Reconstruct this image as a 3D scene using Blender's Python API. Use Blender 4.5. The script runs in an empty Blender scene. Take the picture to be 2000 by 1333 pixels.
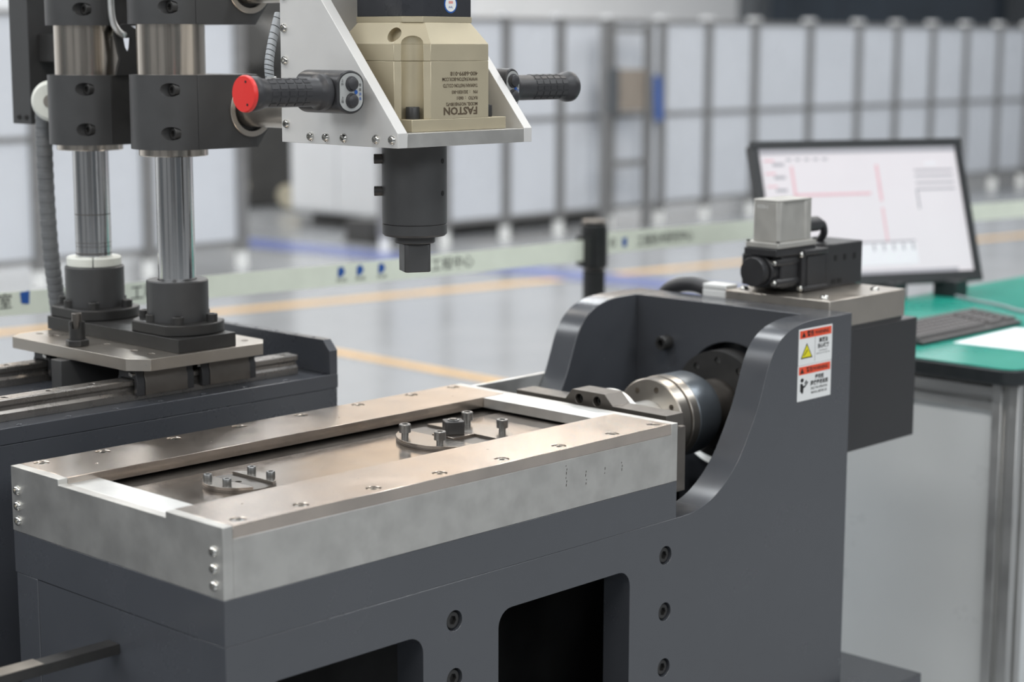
import bpy, bmesh, math
from mathutils import Vector, Matrix, Quaternion
from math import sin, cos, pi, radians, sqrt, atan2

SC = bpy.context.scene
COL = SC.collection

# ------------------------------------------------------------------ camera
YAW, PITCH, ROLL = .7642015, -.160305, -.00227294
CAM = Vector((-1.376583, -1.824724, 1.455133))
fwd = Vector((cos(PITCH) * cos(YAW), cos(PITCH) * sin(YAW), sin(PITCH)))
rgt = Vector((sin(YAW), -cos(YAW), 0))
dwn = fwd.cross(rgt)
r2 = cos(ROLL) * rgt + sin(ROLL) * dwn
d2 = -sin(ROLL) * rgt + cos(ROLL) * dwn
cd = bpy.data.cameras.new('camera')
cd.lens = 3595.35 * 36 / 2000
cd.sensor_width = 36
cd.sensor_fit = 'HORIZONTAL'
cd.clip_start = .05
cd.clip_end = 200
cd.dof.use_dof = True
cd.dof.focus_distance = 2.8
cd.dof.aperture_fstop = 2.8
cam = bpy.data.objects.new('camera', cd)
COL.objects.link(cam)
cam.matrix_world = Matrix(((r2.x, -d2.x, -fwd.x, CAM.x), (r2.y, -d2.y, -fwd.y, CAM.y), (r2.z, -d2.z, -fwd.z, CAM.z), (0, 0, 0, 1)))
SC.camera = cam

# ------------------------------------------------------------------ world, lamps, exposure
w = bpy.data.worlds.new('world')
SC.world = w
w.use_nodes = True
w.node_tree.nodes['Background'].inputs[0].default_value = (.80, .86, .95, 1)
w.node_tree.nodes['Background'].inputs[1].default_value = .42


def area(name, loc, sx, sy, energy, col):
    ld = bpy.data.lights.new(name, 'AREA')
    ld.shape = 'RECTANGLE'
    ld.size, ld.size_y = sx, sy
    ld.energy = energy
    ld.color = col
    o = bpy.data.objects.new(name, ld)
    o.location = loc
    COL.objects.link(o)
    return o


WARM, COOL = (1, .93, .84), (.95, .98, 1)
for i, x in enumerate((-2.5, 2.5, 8, 14)):
    for j, y in enumerate((-2.5, 2.5, 7.5, 11.5)):  # last row added to brighten the back wall
        area('hall_lamp', (x, y, 6.4), 1.0, 3.2, 235 if i < 2 else 290, WARM if (i + j) % 3 == 0 else COOL)

def fill_light(loc, rot, sx, sy, energy):
    o = area('hall_fill_light', loc, sx, sy, energy, (.93, .97, 1))
    o.rotation_euler = rot


# unseen fill lights added behind the camera to brighten the faces turned to it
fill_light((-1.5, -8.5, 5.3), (radians(78), 0, 0), 11, 2.2, 620)
fill_light((-8.4, 1.0, 5.3), (radians(78), 0, radians(-90)), 9, 2.2, 480)

SC.view_settings.view_transform = 'Standard'
SC.view_settings.look = 'None'
SC.view_settings.gamma = 1
SC.view_settings.use_curve_mapping = False
SC.view_settings.exposure = -.7


# ------------------------------------------------------------------ materials
def mat(name, col, rough=.5, metal=0., var=.08, scale=14, rvar=.08, bump=0., bscale=600, stretch=(1, 1, 1), tint=None, tscale=3, emit=0, spec=.5):
    m = bpy.data.materials.new(name)
    m.use_nodes = True
    nt = m.node_tree
    n, l = nt.nodes, nt.links
    b = n['Principled BSDF']
    b.inputs['Metallic'].default_value = metal
    b.inputs['Specular IOR Level'].default_value = spec
    tc = n.new('ShaderNodeTexCoord')
    mp = n.new('ShaderNodeMapping')
    mp.inputs['Scale'].default_value = stretch
    l.new(tc.outputs['Object'], mp.inputs['Vector'])
    nz = n.new('ShaderNodeTexNoise')
    nz.inputs['Scale'].default_value = scale
    nz.inputs['Detail'].default_value = 6
    nz.inputs['Roughness'].default_value = .6
    l.new(mp.outputs[0], nz.inputs['Vector'])
    mx = n.new('ShaderNodeMix')
    mx.data_type = 'RGBA'
    lo = tuple(max(0, c * (1 - var)) for c in col)
    hi = tuple(min(1, c * (1 + var)) for c in col)
    mx.inputs[6].default_value = (*lo, 1)
    mx.inputs[7].default_value = (*hi, 1)
    rg = n.new('ShaderNodeMapRange')
    rg.inputs[1].default_value, rg.inputs[2].default_value = .3, .7
    l.new(nz.outputs[0], rg.inputs[0])
    l.new(rg.outputs[0], mx.inputs[0])
    out = mx.outputs[2]
    if tint:
        n2 = n.new('ShaderNodeTexNoise')
        n2.inputs['Scale'].default_value = tscale
        n2.inputs['Detail'].default_value = 3
        l.new(tc.outputs['Object'], n2.inputs['Vector'])
        r3 = n.new('ShaderNodeMapRange')
        r3.inputs[1].default_value, r3.inputs[2].default_value = .42, .66
        l.new(n2.outputs[0], r3.inputs[0])
        m2 = n.new('ShaderNodeMix')
        m2.data_type = 'RGBA'
        l.new(r3.outputs[0], m2.inputs[0])
        l.new(out, m2.inputs[6])
        m2.inputs[7].default_value = (*tint, 1)
        out = m2.outputs[2]
    l.new(out, b.inputs['Base Color'])
    rr = n.new('ShaderNodeMapRange')
    rr.inputs[1].default_value, rr.inputs[2].default_value = .3, .7
    rr.inputs[3].default_value, rr.inputs[4].default_value = max(.02, rough - rvar), min(1, rough + rvar)
    l.new(nz.outputs[0], rr.inputs[0])
    l.new(rr.outputs[0], b.inputs['Roughness'])
    if bump:
        n4 = n.new('ShaderNodeTexNoise')
        n4.inputs['Scale'].default_value = bscale
        l.new(mp.outputs[0], n4.inputs['Vector'])
        bp = n.new('ShaderNodeBump')
        bp.inputs['Strength'].default_value = bump
        bp.inputs['Distance'].default_value = .001
        l.new(n4.outputs[0], bp.inputs['Height'])
        l.new(bp.outputs[0], b.inputs['Normal'])
    if emit:
        b.inputs['Emission Color'].default_value = (*col, 1)
        b.inputs['Emission Strength'].default_value = emit
    return m


P = {}
P['paint'] = mat('dark_grey_paint', (.057, .061, .070), .25, 0, .05, 6, .04, 0, 500, spec=1.0)
P['paint2'] = mat('blue_grey_paint', (.052, .057, .068), .28, 0, .05, 6, .04, 0, 500, spec=1.0)
P['alu'] = mat('milled_aluminium', (.64, .63, .60), .42, .85, .05, 12, .05, .03, 900, tint=(.55, .54, .515), tscale=20)
P['alub'] = mat('brushed_aluminium', (.78, .78, .76), .36, .9, .04, 30, .06, .1, 700)
P['steel'] = mat('ground_steel', (.63, .555, .49), .22, .95, .03, 25, .025, .012, 900, tint=(.53, .47, .42), tscale=14)
P['steelp'] = mat('polished_floor_steel', (.57, .50, .44), .17, .95, .04, 25, .03, .01, 900, tint=(.46, .395, .345), tscale=9)
P['bracket'] = mat('matte_aluminium', (.70, .69, .67), .5, .35, .03, 8, .04, .05, 1500)
P['drum'] = mat('dark_blued_steel', (.20, .225, .25), .33, .7, .05, 20, .05)
P['disc'] = mat('disc_steel', (.40, .365, .33), .24, .95, .04, 30, .03)
P['railst'] = mat('rail_steel', (.33, .31, .29), .28, .9, .06, 30, .05)
P['nickel'] = mat('nickel_plate', (.50, .46, .41), .32, .9, .04, 25, .05)
P['chrome'] = mat('hard_chrome', (.74, .74, .74), .11, 1, .05, 40, .04, stretch=(1, 1, .1))
P['turned'] = mat('turned_steel', (.66, .60, .53), .2, 1, .07, 60, .05, stretch=(1, 1, .05))
P['oxide'] = mat('black_oxide', (.040, .039, .038), .42, .3, .1, 30, .06)
P['oxgrey'] = mat('grey_black_clamp', (.062, .062, .063), .45, .15, .06, 20, .05, .03, 800)
P['dkbrown'] = mat('browned_steel', (.16, .145, .13), .35, .8, .08, 40, .06)
P['blk'] = mat('black_plastic', (.028, .028, .030), .38, 0, .1, 40, .06)
P['rub'] = mat('black_rubber', (.034, .034, .037), .45, 0, .1, 60, .06, .1, 1500)
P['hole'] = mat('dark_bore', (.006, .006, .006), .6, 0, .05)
P['beige'] = mat('champagne_anodised', (.52, .46, .33), .42, .45, .03, 15, .05, .12, 1500)
P['motor'] = mat('motor_black', (.034, .036, .042), .3, 0, .1, 20, .05)
P['red'] = mat('red_plastic', (.75, .035, .03), .4, 0, .05)
P['nylon'] = mat('white_nylon', (.78, .79, .72), .4, 0, .05)
P['screw'] = mat('stainless_screw', (.62, .61, .58), .16, 1, .04)
P['gscrew'] = mat('zinc_grey_screw', (.27, .27, .265), .32, .9, .06)
P['silver'] = mat('silver_casing', (.48, .47, .44), .45, .5, .05, 30)
P['hosec'] = mat('grey_conduit', (.15, .155, .16), .5, 0, .1, 40)
P['wrap'] = mat('grey_spiral_wrap', (.34, .36, .38), .4, 0, .05)
P['white'] = mat('white_plastic', (.80, .81, .80), .4, 0, .03)
P['print'] = mat('brown_print', (.085, .060, .035), .6, 0, .05)
P['ink'] = mat('black_ink', (.012, .012, .012), .6, 0, .05)
P['labelred'] = mat('label_red', (.80, .085, .030), .45, 0, .03)
P['labelyel'] = mat('label_yellow', (.78, .70, .01), .45, 0, .03)
P['labelgrey'] = mat('button_plate_grey', (.50, .51, .50), .35, .3, .03)
P['blue'] = mat('blue_print', (.02, .10, .38), .5, 0, .03)
P['mat_green'] = mat('green_bench_mat', (.02, .33, .25), .22, 0, .06, 5, .04)
P['edge'] = mat('bench_edge_black', (.02, .024, .026), .4, 0, .05)
P['prof'] = mat('anodised_profile', (.55, .55, .54), .38, .8, .04)
P['panelw'] = mat('white_bench_panel', (.66, .68, .68), .3, 0, .03, 3)
P['bezel'] = mat('monitor_bezel', (.022, .023, .025), .35, 0, .05)
P['screen'] = mat('lit_screen', (.60, .55, .575), .3, 0, .02, 5, .02, emit=.6)
P['scr_red'] = mat('screen_red', (.66, .40, .44), .3, 0, .02, emit=.42)
P['scr_grey'] = mat('screen_grey', (.36, .34, .37), .3, 0, .02, emit=.35)
P['scr_white'] = mat('screen_white', (.70, .67, .70), .3, 0, .02, emit=.46)
P['keyb'] = mat('keyboard_black', (.035, .034, .036), .4, 0, .05)
P['keycap'] = mat('keycap_grey', (.12, .112, .112), .45, 0, .1)
P['paper'] = mat('white_paper', (.86, .87, .90), .5, 0, .01)
P['belt'] = mat('pale_green_belt', (.80, .85, .73), .6, 0, .04)
P['post'] = mat('barrier_post_black', (.024, .025, .025), .4, .2, .05)
P['fpanel'] = mat('frosted_white_panel', (.66, .69, .74), .28, 0, .04, 1.2)
P['fpost'] = mat('fence_post_grey', (.30, .30, .30), .4, .5, .05)
P['cab'] = mat('cabinet_white', (.74, .75, .76), .4, 0, .03, 2)
P['dkmach'] = mat('dark_machinery', (.06, .058, .055), .5, 0, .2, 3)
P['cream'] = mat('cream_casting', (.55, .50, .38), .5, 0, .1, 5)
P['bluecl'] = mat('blue_cloth', (.06, .14, .42), .7, 0, .1, 5)
P['brown'] = mat('brown_board', (.30, .26, .22), .5, 0, .15, 4)
P['ylw'] = mat('floor_yellow', (.72, .44, .16), .35, 0, .1, 6)
P['flblue'] = mat('floor_blue', (.15, .18, .36), .3, 0, .1, 6)
P['wall'] = mat('hall_wall', (.78, .79, .80), .6, 0, .05, .6)
P['wallm'] = mat('hall_wall_grey', (.26, .265, .27), .6, 0, .08, .6)
P['walld'] = mat('hall_wall_dark', (.10, .11, .12), .5, 0, .1, .6)
P['wallw'] = mat('cream_reflection_panel', (.86, .72, .58), .6, 0, .05, .6)
P['glass'] = mat('dark_window_glass', (.055, .075, .10), .2, 0, .3, .5)


def floor_mat():
    m = mat('epoxy_floor', (.33, .34, .35), .2, 0, .05, .9, .07, .05, 30)
    return m


P['floor'] = floor_mat()


# ------------------------------------------------------------------ mesh helpers
def wloc(o):
    v = Vector((0, 0, 0))
    while o is not None:
        v += o.location
        o = o.parent
    return v


def NB():
    return bmesh.new()


def join(*bms):
    a = bms[0]
    for b in bms[1:]:
        me = bpy.data.meshes.new('tmp')
        b.to_mesh(me)
        a.from_mesh(me)
        bpy.data.meshes.remove(me)
        b.free()
    return a


def bx(x0, x1, y0, y1, z0, z1, bm=None):
    bm = bm or NB()
    v = [bm.verts.new((x, y, z)) for z in (z0, z1) for x, y in ((x0, y0), (x1, y0), (x1, y1), (x0, y1))]
    for f in ((3, 2, 1, 0), (4, 5, 6, 7), (0, 1, 5, 4), (1, 2, 6, 5), (2, 3, 7, 6), (3, 0, 4, 7)):
        bm.faces.new([v[i] for i in f])
    return bm


def prism(pts, axis, a0, a1, bm=None):
    bm = bm or NB()

    def mk(p, a):
        return {'x': (a, p[0], p[1]), 'y': (p[0], a, p[1]), 'z': (p[0], p[1], a)}[axis]
    A = [bm.verts.new(mk(p, a0)) for p in pts]
    B = [bm.verts.new(mk(p, a1)) for p in pts]
    k = len(pts)
    bm.faces.new(A)
    bm.faces.new(B[::-1])
    for i in range(k):
        j = (i + 1) % k
        bm.faces.new((A[i], B[i], B[j], A[j]))
    return bm


def loft(rings, bm=None, caps=True):
    bm = bm or NB()
    R_ = [[bm.verts.new(p) for p in r] for r in rings]
    k = len(R_[0])
    for a, b in zip(R_, R_[1:]):
        for i in range(k):
            j = (i + 1) % k
            bm.faces.new((a[i], a[j], b[j], b[i]))
    if caps:
        bm.faces.new(R_[0][::-1])
        bm.faces.new(R_[-1])
    return bm


def frame(d):
    d = Vector(d).normalized()
    u = Vector((0, 0, 1)).cross(d)
    if u.length < 1e-4:
        u = Vector((1, 0, 0))
    u.normalize()
    return u, d.cross(u), d


def lathe(prof, o, d=(0, 0, 1), seg=40, closed=False, a0=0, a1=None, bm=None):
    """revolve (r, t) pairs round the axis d through o"""
    bm = bm or NB()
    u, v, d = frame(d)
    o = Vector(o)
    rings = []
    full = a1 is None
    n = seg
    for r, t in prof:
        if r < 1e-6:
            rings.append([bm.verts.new(o + d * t)])
        else:
            cnt = n if full else n + 1
            rings.append([bm.verts.new(o + d * t + r * (cos(a) * u + sin(a) * v)) for a in
                          [(2 * pi * i / n) if full else a0 + (a1 - a0) * i / n for i in range(cnt)]])
    pairs = list(zip(rings, rings[1:]))
    if closed:
        pairs.append((rings[-1], rings[0]))
    for A, B in pairs:
        m = max(len(A), len(B))
        rng = range(m if full else m - 1)
        for i in rng:
            j = (i + 1) % m
            if len(A) == 1 and len(B) == 1:
                continue
            if len(A) == 1:
                bm.faces.new((A[0], B[j], B[i]))
            elif len(B) == 1:
                bm.faces.new((A[i], A[j], B[0]))
            else:
                bm.faces.new((A[i], A[j], B[j], B[i]))
    if not full and closed:
        bm.faces.new([r[0] for r in rings])
        bm.faces.new([r[-1] for r in rings][::-1])
    return bm


def cyl(o, d, r, t0, t1, seg=32, ch=0, bm=None):
    if ch:
        return lathe([(0, t0), (r - ch, t0), (r, t0 + ch), (r, t1 - ch), (r - ch, t1), (0, t1)], o, d, seg, bm=bm)
    return lathe([(0, t0), (r, t0), (r, t1), (0, t1)], o, d, seg, bm=bm)


def sweep(pts, r, seg=12, bm=None, rad=None):
    bm = bm or NB()
    pts = [Vector(p) for p in pts]
    rings = []
    up = None
    for i, p in enumerate(pts):
        t = (pts[min(i + 1, len(pts) - 1)] - pts[max(i - 1, 0)]).normalized()
        if up is None:
            up = Vector((0, 0, 1)) if abs(t.z) < .9 else Vector((1, 0, 0))
        u = up.cross(t).normalized()
        v = t.cross(u)
        up = v
        rr = rad(i / (len(pts) - 1)) if rad else r
        rings.append([p + rr * (cos(2 * pi * k / seg) * u + sin(2 * pi * k / seg) * v) for k in range(seg)])
    return loft(rings, bm)


def spline(cps, n=12):
    cps = [Vector(c) for c in cps]
    P_ = [cps[0] * 2 - cps[1]] + cps + [cps[-1] * 2 - cps[-2]]
    out = []
    for i in range(1, len(P_) - 2):
        a, b, c, d = P_[i - 1:i + 3]
        for k in range(n):
            t = k / n
            out.append(.5 * ((2 * b) + (c - a) * t + (2 * a - 5 * b + 4 * c - d) * t * t + (3 * b - a - 3 * c + d) * t ** 3))
    out.append(cps[-1])
    return out


def finish(bm, ang=32):
    bmesh.ops.remove_doubles(bm, verts=bm.verts, dist=1e-6)
    bmesh.ops.recalc_face_normals(bm, faces=bm.faces)
    for f in bm.faces:
        f.smooth = True
    lim = radians(ang)
    for e in bm.edges:
        e.smooth = len(e.link_faces) == 2 and e.calc_face_angle(0) < lim


def bev(o, width, seg=2):
    b = o.modifiers.new('bevel', 'BEVEL')
    b.width = width
    b.segments = seg
    b.limit_method = 'ANGLE'
    b.angle_limit = radians(40)
    b.use_clamp_overlap = True


def cut_mesh(bm, *cutters):
    """bm minus the cutters (exact boolean), returned as a new bmesh"""
    def tmp(b):
        me = bpy.data.meshes.new('tmp')
        bmesh.ops.recalc_face_normals(b, faces=b.faces)
        b.to_mesh(me)
        b.free()
        o = bpy.data.objects.new('tmp', me)
        COL.objects.link(o)
        return o
    a = tmp(bm)
    cs = [tmp(c) for c in cutters]
    for c in cs:
        md = a.modifiers.new('cut', 'BOOLEAN')
        md.operation = 'DIFFERENCE'
        md.solver = 'EXACT'
        md.object = c
    dg = bpy.context.evaluated_depsgraph_get()
    me = bpy.data.meshes.new_from_object(a.evaluated_get(dg))
    out = NB()
    out.from_mesh(me)
    for o in [a] + cs:
        d = o.data
        bpy.data.objects.remove(o)
        bpy.data.meshes.remove(d)
    bpy.data.meshes.remove(me)
    return out


def add(name, bm, m, parent=None, bevel=0., seg=2, label=None, kind=None, ang=32, loc=None):
    if not isinstance(bm, bpy.types.Mesh):
        finish(bm, ang)
        off = wloc(parent) if parent else Vector(loc or (0, 0, 0))
        bmesh.ops.translate(bm, verts=bm.verts, vec=-off)
        me = bpy.data.meshes.new(name)
        bm.to_mesh(me)
        bm.free()
    else:
        me = bm
    me.materials.append(P[m])
    o = bpy.data.objects.new(name, me)
    COL.objects.link(o)
    o.parent = parent
    if parent is None and loc:
        o.location = loc
    if bevel:
        bev(o, bevel, seg)
    if label:
        o['label'] = label
    if kind:
        o['kind'] = kind
    return o


def thing(name, label, cat, loc, group=None):
    o = bpy.data.objects.new(name, None)
    o.empty_display_size = .05
    o.location = loc
    COL.objects.link(o)
    o['label'] = label
    o['category'] = cat
    if group:
        o['group'] = group
    return o


def tag(o, label, cat, group=None):
    o['label'] = label
    o['category'] = cat
    if group:
        o['group'] = group
    return o


def struct(name, bm, m, loc=None, bevel=0):
    return add(name, bm, m, None, bevel, kind='structure', loc=loc)


def inst(name, me, parent, loc, d=(0, 0, 1), spin=0):
    o = bpy.data.objects.new(name, me)
    COL.objects.link(o)
    o.parent = parent
    o.location = Vector(loc) - wloc(parent)
    o.rotation_mode = 'QUATERNION'
    o.rotation_quaternion = Vector((0, 0, 1)).rotation_difference(Vector(d).normalized()) @ Quaternion((0, 0, 1), spin)
    return o


def meshdata(name, bm, m, ang=32):
    finish(bm, ang)
    me = bpy.data.meshes.new(name)
    bm.to_mesh(me)
    bm.free()
    me.materials.append(P[m])
    return me


def hexr(a, s):
    """radius of a hexagon of across-flats 2s at angle a"""
    k = (a + pi / 6) % (pi / 3) - pi / 6
    return s / cos(k)


def screw_mesh(name, prof, r, sock, depth, m, seg=24, shank=None):
    """head of revolution with a hex socket; prof = (r, z) from the seat up to the rim of the top"""
    bm = NB()
    rings = []
    for rr, z in prof:
        rings.append([bm.verts.new((rr * cos(2 * pi * i / seg), rr * sin(2 * pi * i / seg), z)) for i in range(seg)])
    zt = prof[-1][1]
    for zz in (zt, zt - depth):
        rings.append([bm.verts.new((hexr(2 * pi * i / seg, sock) * cos(2 * pi * i / seg), hexr(2 * pi * i / seg, sock) * sin(2 * pi * i / seg), zz)) for i in range(seg)])
    for A, B in zip(rings, rings[1:]):
        for i in range(seg):
            j = (i + 1) % seg
            bm.faces.new((A[i], A[j], B[j], B[i]))
    bm.faces.new(rings[-1])
    bm.faces.new(rings[0][::-1])
    if shank:
        cyl((0, 0, 0), (0, 0, 1), shank[0], -shank[1], .0002, 16, bm=bm)
    return meshdata(name, bm, m, 30)


def cap_screw(r, h, m='oxide', shank=None):
    return screw_mesh('cap_screw', [(r, 0), (r, h * .92), (r * .93, h)], r, r * .5, h * .5, m, shank=shank)


def button_screw(r, m='screw'):
    return screw_mesh('button_screw', [(r, 0), (r * .97, r * .22), (r * .85, r * .5), (r * .66, r * .68)], r, r * .4, r * .4, m)


def text_mesh(s, size, m, origin, ux, uy, name='lettering', align='CENTER', sx=1., bold=0):
    """flat lettering as a mesh: origin of the line, reading direction ux, upward direction uy"""
    cu = bpy.data.curves.new('txt', 'FONT')
    cu.body = s
    cu.size = size
    cu.align_x = align
    cu.align_y = 'CENTER'
    cu.resolution_u = 2
    cu.offset = bold
    o = bpy.data.objects.new('txt', cu)
    COL.objects.link(o)
    dg = bpy.context.evaluated_depsgraph_get()
    me = bpy.data.meshes.new_from_object(o.evaluated_get(dg))
    bpy.data.objects.remove(o)
    bpy.data.curves.remove(cu)
    ux, uy = Vector(ux).normalized(), Vector(uy).normalized()
    org = Vector(origin)
    for v in me.vertices:
        v.co = org + ux * v.co.x * sx + uy * v.co.y
    bm = NB()
    bm.from_mesh(me)
    bpy.data.meshes.remove(me)
    return bm


def text(s, size, m, origin, ux, uy, parent, name='lettering', align='CENTER', sx=1., bold=0):
    return add(name, text_mesh(s, size, m, origin, ux, uy, name, align, sx, bold), m, parent)


def rrect(x0, x1, y0, y1, r, n=6):
    pts = []
    for cx, cy, a in ((x1 - r, y0 + r, -pi / 2), (x1 - r, y1 - r, 0), (x0 + r, y1 - r, pi / 2), (x0 + r, y0 + r, pi)):
        pts += [(cx + r * cos(a + pi / 2 * k / n), cy + r * sin(a + pi / 2 * k / n)) for k in range(n + 1)]
    return pts


def camf(x, y, z):
    return x, y, z


# ================================================================== THE HALL
fl = struct('floor', bx(-9, 30, -9, 15, -.1, 0), 'floor')


def mark(name, pts, m, z=.002):
    bm = NB()
    bm.faces.new([bm.verts.new((x, y, z)) for x, y in pts])
    return add(name, bm, m, fl)


def stripe(name, a, b, wd, m):
    a, b = Vector((*a, 0)), Vector((*b, 0))
    t = (b - a).normalized()
    nrm = Vector((-t.y, t.x, 0)) * wd / 2
    return mark(name, [(p.x, p.y) for p in (a + nrm, a - nrm, b - nrm, b + nrm)], m)


stripe('yellow_line', (2.6, 6.57), (12.2, 5.03), .13, 'ylw')
stripe('yellow_line', (4.31, 5.6), (4.25, 2.2), .085, 'ylw')
stripe('blue_line', (7.02, 9.2), (7.42, 4.2), .46, 'flblue').location.z = .001
struct('wall_back', bx(-9, 30, 14, 14.3, 0, 7.5), 'wall')
struct('wall_left', bx(-9.3, -9, -9, 14.3, 0, 7.5), 'wallm')
struct('wall_front', bx(-9.3, 30, -9.3, -9, 0, 7.5), 'wallm')
struct('wall_right', bx(30, 30.3, -9.3, 14.3, 0, 7.5), 'wall')
struct('window_1', bx(20.04, 26.85, 13.86, 13.98, 1.72, 5.2), 'glass')
for i, (x0, x1) in enumerate(((19.68, 20.03), (26.87, 28.4))):
    struct('trim_%d' % (i + 1), bx(x0, x1, 13.7, 13.99, 0, 7.4), 'walld')
k = 3
for x in (-6.5, -1.5, 3.5, 9.5, 15.5):          # unseen dark uprights added to streak the metal reflections
    struct('trim_%d' % k, bx(x, x + .5, -8.99, -8.6, 0, 7.4), 'walld'); k += 1
for y in (-6, -1, 4, 9):  # more added uprights along the left wall
    struct('trim_%d' % k, bx(-8.99, -8.6, y, y + .5, 0, 7.4), 'walld'); k += 1
for x, x2 in ((3.0, 5.2), (6.4, 8.2), (9.2, 10.3), (11.6, 14.6), (15.2, 19.2)):  # unseen cream panels added to warm the reflections on the steel strips
    struct('trim_%d' % k, bx(x, x2, 13.9, 13.98, 2.4, 7.2), 'wallw'); k += 1
struct('reflection_panel_1', bx(-3.6, 1.2, -8.98, -8.85, 0, 4.6), 'walld')  # unseen dark panels added to put dark bands into metal reflections
struct('reflection_panel_2', bx(-8.98, -8.85, 5.2, 8.2, 0, 4.6), 'walld')


# ---------------------------------------------------------------- partition fence
def fence(label, xs, y, skip=(), z0=.14, z1=1.63):
    f = thing('partition_fence', label, 'fence', (xs[0], y, 0))
    for x in xs:
        add('post', bx(x - .04, x + .04, y - .03, y + .03, .1, z1 + .02), 'fpost', f)
        add('post_cap', bx(x - .045, x + .045, y - .045, y + .045, z1 + .021, z1 + .05), 'cab', f)
        add('foot', lathe([(0, 0), (.045, 0), (.045, .012), (.04, .02), (.04, .099), (0, .099)], (x, y, 0), seg=16), 'white', f)
    for a, b in zip(xs, xs[1:]):
        if (a, b) in skip:
            continue
        for n_, (c, d) in (('lower_sheet', (z0 + .035, .87)), ('upper_sheet', (.905, z1 - .02))):
            add(n_, bx(a + .041, b - .041, y - .006, y + .006, c, d), 'fpanel', f)
        for zc in (z0 + .016, .888, z1 - .002):
            add('rail', bx(a + .041, b - .041, y - .018, y + .018, zc - .016, zc + .016), 'fpost', f)
    return f


fence('white partition fence standing left of the dark opening behind the columns', [2.9, 3.75, 4.6, 5.39, 6.13], 7.85)
fence('long frosted partition fence with grey posts running behind the monitor', [7.36, 7.95, 8.58, 9.18, 9.77, 10.41, 11.02, 11.67, 12.49, 13.27, 13.92, 14.56, 15.19, 15.85, 16.45, 17.05], 7.8)

c = thing('storage_cabinet', 'tall white cabinet behind the gap in the partition fence', 'cabinet', (8.6, 9.2, 0))
add('body', bx(8.15, 9.1, 8.64, 9.78, .12, 2.3), 'cab', c, .01)
add('plinth', bx(8.3, 9.0, 8.75, 9.7, 0, .12), 'dkmach', c)  # dark block stands in for the shadow under the cabinet
add('door', bx(8.13, 8.148, 8.66, 9.2, .15, 2.27), 'cab', c, .004)
add('door', bx(8.13, 8.148, 9.21, 9.76, .15, 2.27), 'cab', c, .004)
c = thing('machine_tool', 'dark machine seen in the gap of the partition fence', 'machine', (9.1, 11.5, 0))
add('body', bx(8.3, 10.2, 11.2, 12.3, .0, 1.25), 'dkmach', c, .03)
add('column', bx(8.75, 9.5, 11.3, 12.2, 1.25, 2.6), 'dkmach', c, .03)
add('motor', cyl((8.95, 10.95, 1.45), (1, 0, 0), .22, -.25, .3, 24, .03), 'dkmach', c)
add('gear_housing', lathe([(0, 0), (.08, 0), (.1, .03), (.1, .12), (.05, .16), (0, .16)], (8.64, 11.15, .22), (-.5, -.85, 0), 24), 'cream', c)
add('bearing', lathe([(0, 0), (.1, 0), (.1, .14), (0, .14)], (9.02, 10.9, .12), (-.5, -.85, 0), 20), 'cream', c)
c = thing('added_plinth', 'long dark plinth added to darken the gap under the partition fence', 'plinth', (9, 8.35, 0))  # added to keep the gap below the fence panels dark
add('beam', bx(7.6, 10.3, 8.2, 8.5, .02, .17), 'dkmach', c, .01)
for x in (7.7, 8.9, 10.1):
    add('skid', bx(x - .1, x + .1, 8.18, 8.52, 0, .02), 'dkmach', c)
c = thing('notice_board', 'dark framed board standing against the partition fence', 'board', (9.76, 7.6, 0))
for x in (9.50, 10.02):
    add('leg', bx(x - .03, x + .03, 7.58, 7.64, 0, 1.6), 'fpost', c)
add('panel', bx(9.54, 9.98, 7.6, 7.62, .93, 1.26), 'brown', c, .004)
add('panel_edge', bx(9.5, 9.62, 7.565, 7.585, .92, 1.27), 'walld', c, .004)
add('crossbar', bx(9.53, 9.99, 7.6, 7.63, .50, .55), 'fpost', c)
add('crossbar', bx(9.53, 9.99, 7.6, 7.63, 1.54, 1.58), 'fpost', c)
c = thing('hanging_cloth', 'blue cloth hanging on the partition fence', 'cloth', (10.33, 7.72, .84))
add('fabric', loft([[(10.27 + .09 * k / 6, 7.745 - .012 * (k % 2) - .02 * s, z) for k in range(7)] + [(10.27 + .09 * k / 6, 7.757 - .012 * (k % 2) - .02 * s, z) for k in range(6, -1, -1)] for z, s in ((.84, 1), (.95, .6), (1.05, .3), (1.2, 0))]), 'bluecl', c)
add('hook', cyl((10.315, 7.72, 1.2), (0, 1, 0), .01, 0, .055, 8), 'fpost', c)

# ---------------------------------------------------------------- belt barrier
c = thing('barrier_post', 'black retractable belt barrier post beyond the machine', 'barrier post', (2.418, 1.5, 0))
add('tube', cyl((2.418, 1.5, 0), (0, 0, 1), .031, .012, .84, 24), 'post', c)
add('base', lathe([(0, 0), (.16, 0), (.16, .008), (.06, .02), (.0, .022)], (2.418, 1.5, 0), seg=32), 'post', c)
add('head', join(cyl((2.418, 1.5, 0), (0, 0, 1), .037, .845, .968, 28, .004), bx(2.372, 2.385, 1.475, 1.525, .853, .935)), 'post', c)
add('top_cap', cyl((2.418, 1.5, 0), (0, 0, 1), .035, .969, .978, 28, .004), 'dkbrown', c)


def belt(label, pts, z0, z1):
    t = thing('barrier_belt', label, 'barrier belt', (*pts[0], z0[0]))
    bm = NB()
    rows = []
    for th in (-.0008, .0008):
        rows.append([[bm.verts.new((x, y + th, z)) for (x, y), z in zip(pts, zz)] for zz in (z0, z1)])
    n = len(pts)
    for i in range(n - 1):
        for a in rows:
            bm.faces.new((a[0][i], a[0][i + 1], a[1][i + 1], a[1][i]))
        for e in (0, 1):
            bm.faces.new((rows[0][e][i], rows[0][e][i + 1], rows[1][e][i + 1], rows[1][e][i]))
    add('webbing', bm, 'belt', t)
    return t


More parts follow.
